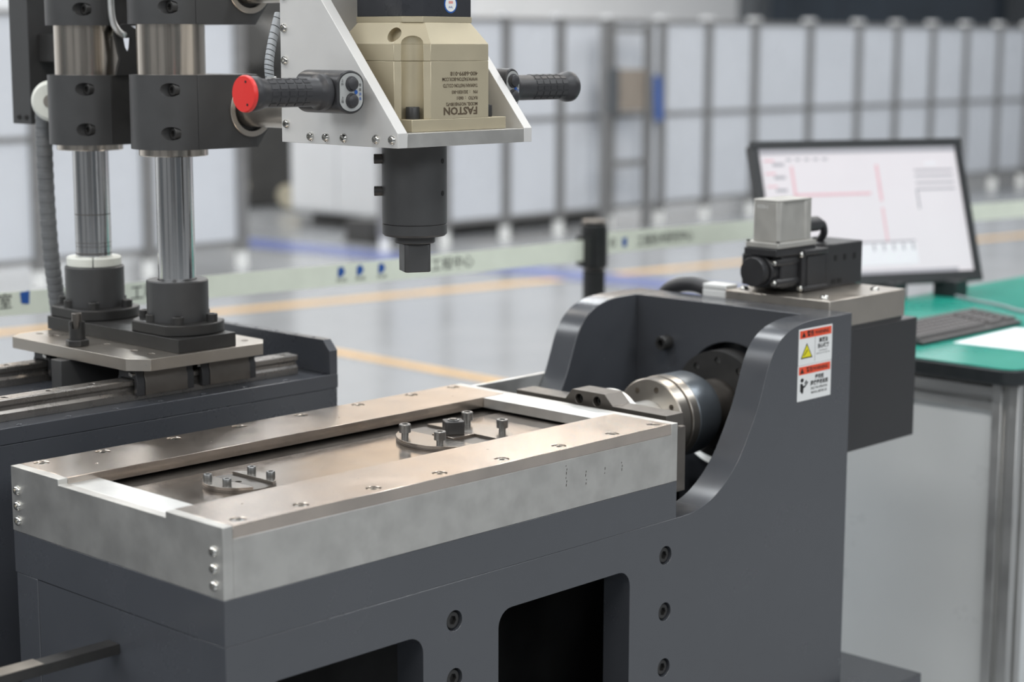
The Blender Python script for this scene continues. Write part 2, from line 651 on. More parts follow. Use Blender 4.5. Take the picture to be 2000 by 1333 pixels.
bl = belt('pale green printed barrier belt stretching left behind the steel columns', [(-.3, 1.5), (.9, 1.5), (1.6, 1.5), (2.374, 1.5)], (.93, .893, .879, .868), (.975, .943, .932, .925))


def zb(x, k):
    return .893 + (.868 - .893) * (x - .9) / (2.374 - .9) + k


for x, m_ in ((1.5, 'blue'), (1.56, 'blue'), (1.63, 'blue')):
    zc = zb(x, .03)
    add('emblem', prism([(x - .012, zc - .008), (x - .002, zc - .012), (x + .012, zc), (x + .004, zc + .014), (x - .01, zc + .012)], 'y', 1.498, 1.4985), m_, bl)
    text('中心站', .011, 'ink', (x, 1.4984, zc - .019), (1, 0, 0), (0, 0, 1), bl, 'caption')
text('工程中心', .036, 'ink', (1.872, 1.4984, zb(1.872, .026)), (1, 0, 0), (0, 0, 1), bl, 'belt_lettering', sx=1.05)
text('工程技术', .036, 'ink', (.97, 1.4984, .918), (1, 0, 0), (0, 0, 1), bl, 'belt_lettering')
text('大学', .036, 'ink', (.76, 1.4984, .925), (1, 0, 0), (0, 0, 1), bl, 'belt_lettering')
text('室', .034, 'ink', (.595, 1.4984, .93), (1, 0, 0), (0, 0, 1), bl, 'belt_lettering')
add('emblem', prism([(.632, .925), (.65, .922), (.652, .95), (.63, .948)], 'y', 1.498, 1.4985), 'blue', bl)
br = belt('pale green printed barrier belt stretching right behind the monitor', [(2.462, 1.5), (3.1, 1.49), (3.6, 1.42), (4.9, 1.25)], (.880, .872, .868, .862), (.940, .930, .926, .920))
text('工程技术研究中心', .034, 'ink', (2.72, 1.4938, .904), (1, -.015, 0), (0, 0, 1), br, 'belt_lettering', sx=.92)
add('emblem', prism([(2.535, .895), (2.553, .893), (2.555, .92), (2.534, .918)], 'y', 1.4975, 1.498), 'blue', br)
text('©', .034, 'ink', (2.495, 1.4975, .908), (1, 0, 0), (0, 0, 1), br, 'belt_lettering')

# ================================================================== MACHINE BED
bed = thing('machine_bed', 'dark grey painted machine bed with curved gusset plates at its far end', 'machine bed', (.7, .25, 0))
# floor frame and base plate
add('floor_frame', bx(-.02, 1.55, .03, .47, 0, .233), 'paint', bed)
add('base_plate', bx(-.1, 1.614, -.05, .56, .234, .264), 'paint', bed, .003)


def gusset():
    """side plate outline (x, z): long bed cheek that sweeps up into the tall bracket"""
    sp = [(.915, .6915), (.945, .692), (.968, .6945), (.995, .7015), (1.0225, .7135), (1.05, .732), (1.0773, .7575), (1.098, .786), (1.115, .813), (1.1319, .8425), (1.146, .876), (1.1585, .9085), (1.170, .929), (1.184, .9455), (1.201, .9580), (1.222, .9675), (1.2562, .9755), (1.285, .978), (1.33, .9784)]
    cp = [Vector((x, 0, z)) for x, z in sp]
    cv = [(v.x, v.z) for v in spline(cp, 3)]
    return [(0, .265), (1.41, .265), (1.41, .9784)] + cv[::-1] + [(0, .6915)]


def window(x0, x1, z0, z1, r, ya, yb):
    return prism(rrect(x0, x1, z0, z1, r), 'y', ya, yb)


BOLTS = [(.889, .6337), (.889, .5385), (.889, .4433), (.409, .634), (.409, .547), (.409, .46), (.03, .55)]
cut = [window(.5, .80, .30, .628, .027, -.01, .07), window(.06, .347, .30, .627, .027, -.01, .07)]
bores = NB()
for x, z in BOLTS:
    cyl((x, 0, z), (0, 1, 0), .0155, -.02, .016, 28, bm=bores)
add('side_plate', cut_mesh(prism(gusset(), 'y', 0, .055), *cut, bores), 'paint', bed, .0005)
add('side_plate', prism(gusset(), 'y', .44, .495), 'paint', bed, .0012)
add('back_plate', cut_mesh(bx(1.335, 1.4095, .0553, .4397, .265, .978), cyl((1.335, .211, .797), (1, 0, 0), .112, -.02, .05, 48)), 'paint', bed, .001)
add('end_panel', bx(.0008, .03, .0555, .4395, .265, .6905), 'paint', bed, .0008)
add('bed_body', bx(.0, .915, .0002, .4985, .6918, .7535), 'paint', bed, .0005)
add('edge_tray', bx(.9155, 1.15, .4955, .5035, .79, .842), 'alub', bed, .001)
add('cavity_shade_wall', bx(.04, 1.3, .30, .32, .27, .69), 'hole', bed)  # black sheet puts the cavity's shade behind the side plate windows
bolt12 = cap_screw(.0125, .012)
for x, z in BOLTS:
    inst('bolt', bolt12, bed, (x, .0158, z), (0, -1, 0), .3)
b16 = cap_screw(.0135, .024)
inst('bolt', b16, bed, (1.3348, .361, .893), (-1, 0, 0))
inst('bolt', b16, bed, (1.3348, .361, .70), (-1, 0, 0))

# ---------------------------------------------------------------- clamping frame on the bed
fx = thing('clamping_fixture', 'aluminium clamping fixture with steel strips on top of the bed', 'fixture', (.45, .25, .754))
t_, L_, W_, ZT, ZB = .0156, .915, .5, .85, .754
epl = add('end_plate', prism([(0, ZB), (W_, ZB), (W_, ZT), (.376, ZT), (.376, .8415), (.122, .8415), (.122, ZT), (0, ZT)], 'x', 0, t_), 'alu', fx, .0007)
add('end_plate', bx(L_ - t_, L_, 0, W_, ZB, ZT), 'alu', fx, .0007)
for y0, y1 in ((0, .03), (.47, .5)):
    sbar = add('side_bar', bx(t_ + .0002, L_ - t_ - .0002, y0, y1, ZB, .8325), 'alu', fx, .0005)
    if y0 == 0:                                 # little dark scuffs left on the front of the bar
        for k in range(7):
            for x, z, n_ in ((.647, .822, 6), (.692, .805, 4), (.7355, .802, 2), (.7765, .806, 3)):
                if k < n_:
                    hgt = .0022 + .0011 * ((k * 7 + n_) % 3)
                    zz = z - k * .0062
                    xx_ = x + .0009 * ((k * 5 + n_) % 3 - 1)
                    add('scuff_mark', prism([(xx_ - .0007, zz), (xx_ + .0006, zz + .0004), (xx_ + .0009, zz + hgt), (xx_ - .0004, zz + hgt - .0003)], 'y', -.00025, -.0001), 'dkbrown', sbar)
add('cross_bar', bx(t_ + .0002, .067, .1245, .3755, ZB + .002, .8414), 'alub', fx, .0006)
add('cross_bar', bx(.848, L_ - t_ - .0002, .1245, .3755, .8325, .8498), 'alub', fx, .0006)
add('core_plate', bx(t_ + .0002, L_ - t_ - .0002, .031, .469, .78, .8255), 'dkbrown', fx)
add('pocket_plate', bx(.0685, .846, .118, .335, .8257, .8292), 'steelp', fx, .0004)
XS = (.041, .1457, .275, .4015, .529, .654, .778, .8797)
csk = screw_mesh('flush_screw', [(.0092, 0), (.0092, .0034), (.0086, .0041)], .009, .0042, .0025, 'screw')
for y0, y1, ys in ((0, .124, .0218), (.376, .5, .483)):
    h = NB()
    for x in XS:
        cyl((x, ys, .845), (0, 0, 1), .0112, -.0005, .02, 28, bm=h)
    for x in (.095, .30, .56, .82):
        cyl((x, ys + (.06 if ys < .2 else -.06), .845), (0, 0, 1), .002, -.0005, .02, 10, bm=h)
    sst = add('steel_strip', cut_mesh(bx(t_ + .0003, L_ - t_ - .0003, y0, y1, .8327, .85), h), 'steel', fx, .0004, 1)
    for i, x in enumerate(XS):
        inst('strip_screw', csk, sst, (x, ys, .8446), (0, 0, 1), i * .7)
bt = button_screw(.0073)
for y in (.0193, .4834):
    for z in (.8158, .7930, .7705):
        inst('end_screw', bt, epl, (0, y, z), (-1, 0, 0), z * 40)


# ---------------------------------------------------------------- clamping discs in the pocket
def disc_seg(cx, cy, r, xa, xb, n=28):
    """part of a disc between x = xa and x = xb"""
    pts = []
    a = math.acos(max(-1, min(1, (xb - cx) / r)))
    b = math.acos(max(-1, min(1, (xa - cx) / r)))
    up = [a + (b - a) * i / n for i in range(n + 1)]
    pts = [(cx + r * cos(t), cy + r * sin(t)) for t in up] + [(cx + r * cos(t), cy - r * sin(t)) for t in up[::-1]]
    out = []
    for p in pts:
        if not out or (abs(p[0] - out[-1][0]) + abs(p[1] - out[-1][1])) > 1e-6:
            out.append(p)
    if abs(out[0][0] - out[-1][0]) + abs(out[0][1] - out[-1][1]) < 1e-6:
        out.pop()
    return out


def clamp_disc(label, cx, cy, r, xa, xb, screws, rise, hr, hh, hole):
    z = .8294
    d = thing('clamping_disc', label, 'clamping disc', (cx, cy, z))
    hb = cyl((hole[0], hole[1], z), (0, 0, 1), hole[2], -.001, .02, 24)
    base = cyl((cx, cy, z), (0, 0, 1), r, 0, .0035, 64)
    add('base_disc', cut_mesh(base, hb), 'dkbrown', d, .0003)
    add('raised_segment', prism(disc_seg(cx, cy, r, cx - r, xa), 'z', z + .0036, z + .0078), 'disc', d, .0003)
    add('raised_segment', prism(disc_seg(cx, cy, r, xb, cx + r), 'z', z + .0036, z + .0078), 'disc', d, .0003)
    me = cap_screw(hr, hh, 'gscrew', (hr * .6, rise)) if rise else cap_screw(hr, hh, 'gscrew')
    for i, (x, y) in enumerate(screws):
        inst('cap_screw', me, d, (x, y, z + .0079 + rise), (0, 0, 1), i)
    return d


clamp_disc('small clamping disc with four short screws at near end of pocket', .2115, .2385, .0525, .197, .2355, [(.1745, .2635), (.1765, .2215), (.248, .2565), (.248, .2125)], 0, .0065, .0098, (.212, .2415, .0052))
clamp_disc('large clamping disc with four raised screws holding the square adapter', .642, .238, .093, .612, .668, [(.5735, .2795), (.574, .2), (.712, .2785), (.7085, .195)], .0075, .0095, .0135, (.592, .186, .007))
ad = thing('square_adapter', 'small black square drive adapter standing on large clamping disc', 'adapter', (.644, .241, .8330))
add('foot_plate', bx(.619, .667, .217, .265, .8331, .8378), 'steelp', ad, .0005)


def rot_sq(cx, cy, a, ang, ch=0.):
    o = []
    for k in range(4):
        th = ang + pi / 2 * k
        n_ = Vector((cos(th), sin(th)))
        s_ = Vector((-sin(th), cos(th)))
        o += [(cx + n_.x * a / 2 + s_.x * q, cy + n_.y * a / 2 + s_.y * q) for q in (-a / 2 + ch, a / 2 - ch)] if ch else [(cx + (n_.x - s_.x) * a / 2, cy + (n_.y - s_.y) * a / 2)]
    return o


add('drive_block', prism(rot_sq(.645, .2425, .0315, radians(238), .003), 'z', .8380, .8590), 'oxide', ad, .0012)
add('washer', cyl((.645, .2425, 0), (0, 0, 1), .0095, .8591, .8608, 24, .0004), 'gscrew', ad)
add('set_screw', cyl((.645, .2425, 0), (0, 0, 1), .0065, .8609, .8622, 20, .0004), 'dkbrown', ad)

# ---------------------------------------------------------------- coupling yoke, torque shaft
yk = thing('coupling_yoke', 'dark steel yoke bar with raised hump behind the clamping fixture', 'yoke', (.955, .21, .70))
hb = NB()
for y in (.2315, .1915):
    cyl((.935, y, .8555), (1, 0, 0), .0085, -.01, .018, 24, bm=hb)
prof = [(.04, .832), (.38, .832), (.38, .8523), (.2635, .8523), (.2475, .8705), (.1745, .8705), (.1555, .8523), (.04, .8523)]
add('yoke_bar', cut_mesh(prism(prof, 'x', .935, .98), hb), 'dkbrown', yk, .0006)
scs = cap_screw(.007, .007)
for y in (.2315, .1915):
    inst('screw', scs, yk, (.951, y, .8555), (-1, 0, 0))
add('lower_plate', bx(.9355, .984, .038, .382, .72, .829), 'dkbrown', yk, .0006)

AX = (0, .211, .797)
ts = thing('torque_shaft', 'steel torque shaft with bolted flange between yoke and gusset bracket', 'shaft', (1.1, .211, .72))
X = (1, 0, 0)
add('collar', lathe([(0, .9845), (.069, .9845), (.0705, .986), (.0705, 1.001), (.069, 1.0025), (0, 1.0025)], AX, X, 64), 'alub', ts)
add('journal', cyl(AX, X, .036, 1.003, 1.0995, 48), 'alub', ts)
hh = NB()
for k in range(8):
    a = 2 * pi * k / 8 + .25
    cyl((1.1, AX[1] + .057 * cos(a), AX[2] + .057 * sin(a)), X, .0055, -.01, .012, 16, bm=hh)
add('bolted_flange', cut_mesh(lathe([(0, 1.1), (.0725, 1.1), (.0745, 1.102), (.0745, 1.124), (.0735, 1.125), (0, 1.125)], AX, X, 72), hh), 'nickel', ts)
add('spacer_ring', cyl(AX, X, .0725, 1.1255, 1.1295, 64), 'dkbrown', ts)
add('clamp_ring', lathe([(0, 1.13), (.0745, 1.13), (.0755, 1.131), (.0755, 1.149), (.0745, 1.15), (0, 1.15)], AX, X, 72), 'nickel', ts)
add('sensor_drum', lathe([(0, 1.1505), (.0735, 1.1505), (.0755, 1.1525), (.0755, 1.2), (.066, 1.222), (.058, 1.226), (0, 1.226)], AX, X, 72), 'drum', ts)
add('hub_boss', lathe([(0, 1.2265), (.056, 1.2265), (.056, 1.234), (.05, 1.239), (0, 1.239)], AX, X, 56), 'nickel', ts)
add('output_shaft', cyl(AX, X, .05, 1.2395, 1.294, 48), 'dkbrown', ts)
fh = NB()
for k in range(10):
    a = 2 * pi * k / 10 + .3
    cyl((1.2945, AX[1] + .083 * cos(a), AX[2] + .083 * sin(a)), X, .0065, -.01, .01, 16, bm=fh)
mfl = add('mounting_flange', cut_mesh(cyl(AX, X, .1005, 1.2945, 1.3345, 72), fh), 'oxide', ts)
me = cap_screw(.0055, .006, 'gscrew')
for k in range(10):
    a = 2 * pi * k / 10 + .3
    inst('flange_screw', me, mfl, (1.3045, AX[1] + .083 * cos(a), AX[2] + .083 * sin(a)), (-1, 0, 0))
add('arc_segment', lathe([(.104, 1.315), (.119, 1.308), (.120, 1.312), (.105, 1.3195)], AX, X, 30, True, radians(278), radians(318)), 'alub', ts)  # short brushed aluminium arc below the mounting flange

# ---------------------------------------------------------------- reducer and gear motor behind the bracket
rd = thing('gear_reducer', 'black gear reducer with steel mounting plate behind gusset bracket', 'reducer', (1.56, .2, .70))
add('housing', bx(1.4105, 1.718, .052, .40, .70, .9335), 'blk', rd, .002)
add('side_cover', bx(1.7185, 1.728, .08, .37, .755, .885), 'oxide', rd, .003)
add('gasket', bx(1.4105, 1.664, .054, .35, .9338, .9415), 'oxgrey', rd)
mpl = add('mounting_plate', bx(1.4105, 1.664, .048, .285, .9418, .994), 'nickel', rd, .0015)
me = button_screw(.0085, 'screw')
for x, y in ((1.44, .08), (1.607, .08), (1.44, .262)):
    inst('screw', me, mpl, (x, y, .994), (0, 0, 1))
add('hanger', bx(1.50, 1.6, .15, .3, .55, .699), 'oxide', rd, .002)

gm = thing('gear_motor', 'small black worm gear motor with silver encoder box on reducer plate', 'motor', (1.54, .2, .9945))
y0 = .1555
add('gearbox_body', join(bx(1.475, 1.553, y0, .268, .9945, 1.0745), bx(1.49, 1.545, y0 - .003, y0, 1.004, 1.062)), 'blk', gm, .004)
add('terminal_box', bx(1.5535, 1.678, y0, .262, .9945, 1.0785), 'blk', gm, .0025)
add('rib', bx(1.4755, 1.552, y0 - .006, y0 - .0005, 1.064, 1.074), 'blk', gm, .002)
add('rib', bx(1.4755, 1.552, y0 - .006, y0 - .0005, .996, 1.005), 'blk', gm, .002)
for x in (1.585, 1.617, 1.65):
    add('cooling_slot', bx(x - .004, x + .004, y0 - .001, y0, 1.045, 1.056), 'hole', gm)
for x in (1.58, 1.60):
    add('foot_slot', bx(x - .006, x + .006, y0 - .001, y0, 1.002, 1.010), 'hole', gm)
add('worm_housing', join(bx(1.42, 1.4745, y0 + .008, .255, 1.006, 1.066), cyl((1.40, .20, 1.0375), X, .031, 0, .075, 28)), 'blk', gm, .003)
add('end_knob', lathe([(0, 0), (.0265, 0), (.0275, .002), (.0275, .016), (.023, .019), (0, .019)], (1.378, .20, 1.0375), X, 32), 'blk', gm)
for z in (1.0545, 1.0165):
    add('pillar', cyl((1.405, y0 + .014, z), X, .0085, 0, .07, 18), 'blk', gm)
me = button_screw(.0062, 'screw')
for x, yy, z in ((1.475, y0 + .004, 1.0655), (1.4748, y0 + .004, 1.0015), (1.405, y0 + .014, 1.0545), (1.405, y0 + .014, 1.0165)):
    inst('screw', me, gm, (x, yy, z), (-1, 0, 0))
add('adapter_plate', bx(1.395, 1.522, y0 + .002, .232, 1.0665, 1.0815), 'blk', gm, .002)
add('encoder_flange', bx(1.396, 1.52, y0, .229, 1.0818, 1.0925), 'silver', gm, .0015)
add('encoder_box', prism([(1.403, y0 + .010), (1.410, y0 + .004), (1.418, y0 + .004), (1.421, y0 + .007), (1.488, y0 + .007), (1.491, y0 + .004), (1.506, y0 + .004), (1.510, y0 + .010), (1.510, .219), (1.503, .222), (1.410, .222), (1.403, .215)], 'z', 1.0928, 1.167), 'silver', gm, .001)
add('encoder_lid', prism([(1.4025, y0 + .009), (1.41, y0 + .0035), (1.506, y0 + .0035), (1.5105, y0 + .009), (1.5105, .219), (1.503, .2225), (1.41, .2225), (1.4025, .215)], 'z', 1.1672, 1.171), 'silver', gm, .0008)
me = cap_screw(.0034, .003)
for x, yy in ((1.399, .225), (1.4, y0 + .003), (1.517, y0 + .003), (1.517, .225)):
    inst('flange_screw', me, gm, (x, yy, 1.0925), (0, 0, 1))
text('EZZ6-J', .0085, 'white', (1.4027, .197, 1.158), (0, -1, 0), (0, 0, 1), gm)
add('cable_gland', join(cyl((1.5105, .185, 1.1165), X, .0145, 0, .052, 20, .002), cyl((1.5105, .185, 1.1165), X, .0105, .052, .062, 18, .002), cyl((1.5105, .19, 1.150), X, .008, 0, .005, 16)), 'rub', gm)
cb = add('motor_cable', sweep(spline([(1.573, .185, 1.1165), (1.585, .187, 1.112), (1.597, .192, 1.095), (1.601, .205, 1.08), (1.603, .215, 1.0795)], 6), .0075, 12), 'rub', None, loc=(1.573, .185, 1.1165))
tag(cb, 'short black cable bending down from silver encoder box onto terminal box', 'cable')
hs = thing('power_hose', 'thick black hose with white connectors beside the gear motor', 'hose', (1.43, .34, .98))
add('hose', sweep(spline([(1.44, .345, .985), (1.442, .385, .9915), (1.442, .425, .986), (1.445, .46, .966), (1.45, .485, .92), (1.455, .495, .84)], 6), .015, 14), 'rub', hs)
add('connector', bx(1.416, 1.452, .287, .344, .9915, 1.0005), 'white', hs, .002)
add('connector', bx(1.416, 1.452, .287, .344, .972, .9905), 'white', hs, .002)

# ---------------------------------------------------------------- warning labels on the gusset plate
def sticker(label, x0, x1, z0, z1):
    s = thing('warning_label', label, 'label', (x0, -.0002, z0))
    add('sheet', prism(rrect(x0, x1, z0, z1, .001, 2), 'y', -.0006, -.0001), 'white', s)
    return s


def tri(cx, cz, wd, h, y, bm=None):
    return prism([(cx - wd / 2, cz - h / 2), (cx + wd / 2, cz - h / 2), (cx, cz + h / 2)], 'y', y, y + .0001, bm)


SX0, SX1 = 1.2465, 1.3485
EX, EZ = (1, 0, 0), (0, 0, 1)
s1 = sticker('upper warning label with red band and yellow triangle on gusset plate', SX0, SX1, .9015, .9655)
add('red_band', prism([(SX0 + .003, .9485), (SX1 - .003, .9485), (SX1 - .003, .9625), (SX0 + .003, .9625)], 'y', -.0008, -.00065), 'labelred', s1)
add('hazard_triangle', tri(SX0 + .0145, .9555, .012, .0095, -.00095), 'ink', s1)
text('警告', .0105, 'ink', (SX0 + .035, -.00095, .9553), EX, EZ, s1, bold=.0003)
text('WARNING', .0088, 'ink', (SX0 + .070, -.00095, .9553), EX, EZ, s1, bold=.0002)
add('pictogram', tri(SX0 + .0245, .9262, .036, .027, -.0008), 'ink', s1)
add('pictogram', tri(SX0 + .0245, .9255, .029, .0215, -.00095), 'labelyel', s1)
add('arrow', prism([(SX0 + .015, .9180), (SX0 + .0165, .9172), (SX0 + .0275, .9270), (SX0 + .0262, .9282)], 'y', -.0011, -.00105), 'ink', s1)
add('divider', bx(SX0 + .0492, SX0 + .0498, -.0008, -.0007, .9045, .9485), 'ink', s1)
text('高压油', .0090, 'ink', (SX0 + .075, -.00075, .9400), EX, EZ, s1, bold=.0003)
text('当心喷射', .0090, 'ink', (SX0 + .075, -.00075, .9298), EX, EZ, s1, bold=.0003)
text('HIGH PRESSURE', .0036, 'ink', (SX0 + .075, -.00075, .9218), EX, EZ, s1)
text('BEWARE OF OIL INJECTION', .0033, 'ink', (SX0 + .075, -.00075, .9170), EX, EZ, s1)
s2 = sticker('lower warning label with red band and reading figure on gusset plate', SX0 - .0005, SX1 - .0005, .8375, .9010)
SX0 -= .0005; SX1 -= .0005
add('red_band', prism([(SX0 + .003, .8845), (SX1 - .003, .8845), (SX1 - .003, .8985), (SX0 + .003, .8985)], 'y', -.0008, -.00065), 'labelred', s2)
add('hazard_triangle', tri(SX0 + .0125, .8915, .012, .0095, -.00095), 'ink', s2)
text('警告/WARNING', .0092, 'ink', (SX0 + .0585, -.00095, .8913), EX, EZ, s2, bold=.0002)
add('reader_head', prism([(SX0 + .0135 + .0048 * cos(k * pi / 8), .8745 + .0038 * sin(k * pi / 8)) for k in range(16)], 'y', -.0008, -.0007), 'ink', s2)
add('reader_body', prism([(SX0 + .008, .8685), (SX0 + .014, .8690), (SX0 + .0185, .8635), (SX0 + .0235, .8620), (SX0 + .032, .8690), (SX0 + .0305, .8710), (SX0 + .0235, .8655), (SX0 + .0185, .8600), (SX0 + .0175, .8520), (SX0 + .0145, .8500), (SX0 + .008, .8555)], 'y', -.0008, -.0007), 'ink', s2)
add('reader_book', prism([(SX0 + .0205, .8680), (SX0 + .0255, .8740), (SX0 + .0285, .8715), (SX0 + .0235, .8665)], 'y', -.0008, -.0007), 'ink', s2)
text('使用前', .0090, 'ink', (SX0 + .066, -.00075, .8755), EX, EZ, s2, bold=.0003)
text('阅读使用说明', .0090, 'ink', (SX0 + .066, -.00075, .8655), EX, EZ, s2, bold=.0003)
text('READ THE OPERATION', .0062, 'ink', (SX0 + .066, -.00075, .8565), EX, EZ, s2, sx=.78, bold=.0001)
text('MANUAL BEFORE USE', .0062, 'ink', (SX0 + .066, -.00075, .8490), EX, EZ, s2, sx=.8, bold=.0001)

# ---------------------------------------------------------------- bar sticking out of the bed's end
sb = thing('square_bar', 'black square bar sticking out of the near end of the bed', 'bar', (-.28, .2515, .6275))
add('bar', bx(-.6, .0005, .238, .265, .6275, .642), 'oxide', sb, .0008)
add('lit_top_strip', bx(-.6, -.118, .2375, .2655, .6421, .6435), 'nickel', sb, .0004)  # lit top of the bar put in as a brighter strip

# ================================================================== RAIL BED AND CARRIAGE
rb = thing('rail_bed', 'long dark grey rail bed standing behind the clamping fixture', 'rail bed', (.1, .84, 0))
add('bed_body', bx(-.7, .7535, .651, 1.029, 0, .8437), 'paint2', rb, .0015)
hl = NB()
HX = [-.24 + .0885 * i for i in range(12)]
for x in HX:
    cyl((x, .6615, .87), (0, 0, 1), .0055, -.012, .01, 16, bm=hl)
add('top_slab', cut_mesh(bx(-.7, .7545, .65, 1.03, .844, .87), hl), 'paint2', rb, .0012)
# end cover: standing plate with chamfered front top corner
hl = NB()
for y in (.705, .755, .81, .87, .93, .985):
    cyl((.7445, y, .93), (0, 0, 1), .004, -.006, .01, 14, bm=hl)
add('end_cover', cut_mesh(prism([(.65, .8702), (1.03, .8702), (1.03, .931), (.668, .931), (.65, .9125)], 'x', .7355, .7535), hl), 'paint2', rb, .0008)


def rail_prof(yc, z):
    h = [(0.017, 0), (.017, .012), (.0125, .017), (.0125, .022), (.0168, .026), (.0168, .033), (.015, .035)]
    return [(yc + a, z + b) for a, b in h] + [(yc - a, z + b) for a, b in h[::-1]]


RY = (.7125, .9715)
for yc in RY:
    hl = NB()
    for k in range(14):
        cyl((-.36 + .08 * k, yc, .905), (0, 0, 1), .006, -.008, .01, 16, bm=hl)
    add('linear_rail', cut_mesh(prism(rail_prof(yc, .8701), 'x', -.68, .70), hl), 'railst', rb, .0004, 1)

cg = thing('slide_carriage', 'steel slide carriage with black riser bar riding on the rail bed', 'carriage', (.47, .85, .875))
hl = NB()
for x, y in ((.378, 1.021), (.383, .979), (.388, .748), (.390, .701), (.393, .837), (.585, .70), (.585, .75), (.585, .98), (.585, 1.02)):
    cyl((x, y, .943), (0, 0, 1), .0065, -.014, .01, 18, bm=hl)
pl = [(.331, .6885), (.357, .6555), (.59, .6555), (.616, .688), (.616, 1.02), (.592, 1.051), (.356, 1.051), (.325, 1.025)]
cp_ = add('carriage_plate', cut_mesh(prism(pl, 'z', .9232, .9435), hl), 'nickel', cg, .0006)
add('riser_bar', bx(.42, .54, .666, 1.062, .9437, .967), 'oxide', cg, .0008)
sc = cap_screw(.0055, .004, 'screw')
for x, y in ((.383, .979), (.388, .748), (.390, .701), (.378, 1.021)):
    inst('plate_screw', sc, cp_, (x, y, .9345), (0, 0, 1))
for yc in RY:
    for x0, x1 in ((.3655, .4507), (.4976, .583)):
        def saddle(w_):
            return [(yc - w_, .8785), (yc - .0195, .8785), (yc - .0195, .9062), (yc + .0195, .9062), (yc + .0195, .8785), (yc + w_, .8785), (yc + w_, .905), (yc + w_ - .003, .910), (yc + w_ - .003, .923), (yc - w_ + .003, .923), (yc - w_ + .003, .910), (yc - w_, .905)]
        bk = add('bearing_block', prism(saddle(.0285), 'x', x0, x1), 'dkbrown', cg, .0006)
        for a, b in ((x0 - .016, x0 - .0003), (x1 + .0003, x1 + .014)):
            add('end_cap', prism([(yc + (p - yc) * .96, z if z < .92 else .9205) for p, z in saddle(.0285)], 'x', a, b), 'blk', bk, .001)
        add('grease_nipple', join(cyl((x0 - .0165, yc - .021, .914), X, .003, -.006, 0, 10), cyl((x0 - .0165, yc - .013, .9145), X, .003, -.004, 0, 10)), 'screw', bk)
add('stop_block', bx(.311, .43, .851, .881, .8706, .9225), 'oxgrey', cg, .001)
st = thing('locking_stud', 'small black locking stud with hexagon base standing on carriage plate', 'stud', (.352, .861, .9436))
add('hex_base', prism([(.352 + .0205 * cos(k * pi / 3 + .2), .861 + .0205 * sin(k * pi / 3 + .2)) for k in range(6)], 'z', .9437, .9545), 'oxide', st, .0015)
slv = lathe([(.0135, 0), (.0135, .030), (.0105, .030), (.0105, 0)], (.352, .861, .9547), seg=28, closed=True)
wedge = prism([(.32, .9905), (.32, .972), (.3385, .972), (.3605, .9905)], 'y', .80, .90)
add('sleeve', cut_mesh(slv, cyl((.338, .848, .983), (1, 1, -.1), .0095, -.03, .011, 20)), 'oxide', st, .0004)
add('plunger', cyl((.352, .861, .9547), (0, 0, 1), .0085, 0, .045, 20, .001), 'dkbrown', st)

# ---------------------------------------------------------------- lifting columns
CX, C1, C2 = .4845, .7535, 1.0035


def column(label, cy, ztop, ring):
    c = thing('lifting_column', label, 'column', (CX, cy, .967))
    r = .0785
    fl_ = []
    for k in range(96):
        a = 2 * pi * k / 96
        fl_.append((max(CX - .062, min(CX + .062, CX + r * cos(a))), cy + r * sin(a)))
    out = []
    for p in fl_:
        if len(out) >= 2 and abs(p[0] - out[-1][0]) < 1e-7 and abs(out[-1][0] - out[-2][0]) < 1e-7:
            out[-1] = p
        else:
            out.append(p)
    sf = add('socket_flange', prism(out, 'z', .9672, .9862), 'oxide', c, .002)
    add('socket', lathe([(0, .9864), (.0525, .9864), (.0525, ztop - .002), (.0505, ztop), (.0335, ztop), (.0335, ztop - .01), (0, ztop - .01)], (CX, cy, 0), seg=56), 'oxgrey', c)
    me = cap_screw(.0098, .0135)
    for k in range(6):
        a = radians(233.8 + 60 * k)
        rr = .0655 if abs(.0655 * cos(a)) < .051 else .051 / abs(cos(a))
        inst('flange_bolt', me, sf, (CX + rr * cos(a), cy + rr * sin(a), .9862), (0, 0, 1), k)
    rod = add('rod', lathe([(0, ztop - .009), (.0318, ztop - .009), (.0318, 1.2665), (0, 1.2665)], (CX, cy, 0), seg=64), 'chrome', c)
    add('guide_collar', lathe([(.0325, 1.267), (.0575, 1.267), (.0582, 1.268), (.0582, 1.2785), (.0325, 1.2785)], (CX, cy, 0), seg=64, closed=True), 'turned', c)
    add('outer_tube', lathe([(.0325, 1.279), (.0572, 1.279), (.0572, 1.72), (.0325, 1.72)], (CX, cy, 0), seg=72, closed=True), 'turned', c)
    if ring:
        rg_ = lathe([(.0325, ztop + .0003), (.0475, ztop + .0003), (.0485, ztop + .0015), (.0485, ztop + .0145), (.0465, ztop + .0165), (.0325, ztop + .0165)], (CX, cy, 0), seg=56, closed=True)
        a = radians(234)
        p = Vector((CX, cy, 0)) + Vector((cos(a), sin(a), 0)) * .04
        slit = bx(-.012, .012, -.0012, .0012, ztop - .01, ztop + .03)
        bmesh.ops.rotate(slit, verts=slit.verts, cent=(0, 0, 0), matrix=Matrix.Rotation(a, 3, 'Z'))
        bmesh.ops.translate(slit, verts=slit.verts, vec=p)
        add('stop_ring', cut_mesh(rg_, slit), 'nylon', c)
        for z, wdt in ((1.151, .0016), (1.1005, .0008), (1.094, .0008), (1.0805, .002)):
            add('grime_ring', lathe([(.0319, z), (.03195, z + wdt / 2), (.0319, z + wdt)], (CX, cy, 0), seg=64), 'dkbrown', rod)
    return c


column('steel lifting column rising from plain black socket beside the red grip', C1, 1.0560, False)
column('steel lifting column with white nylon stop ring at its foot', C2, 1.0588, True)


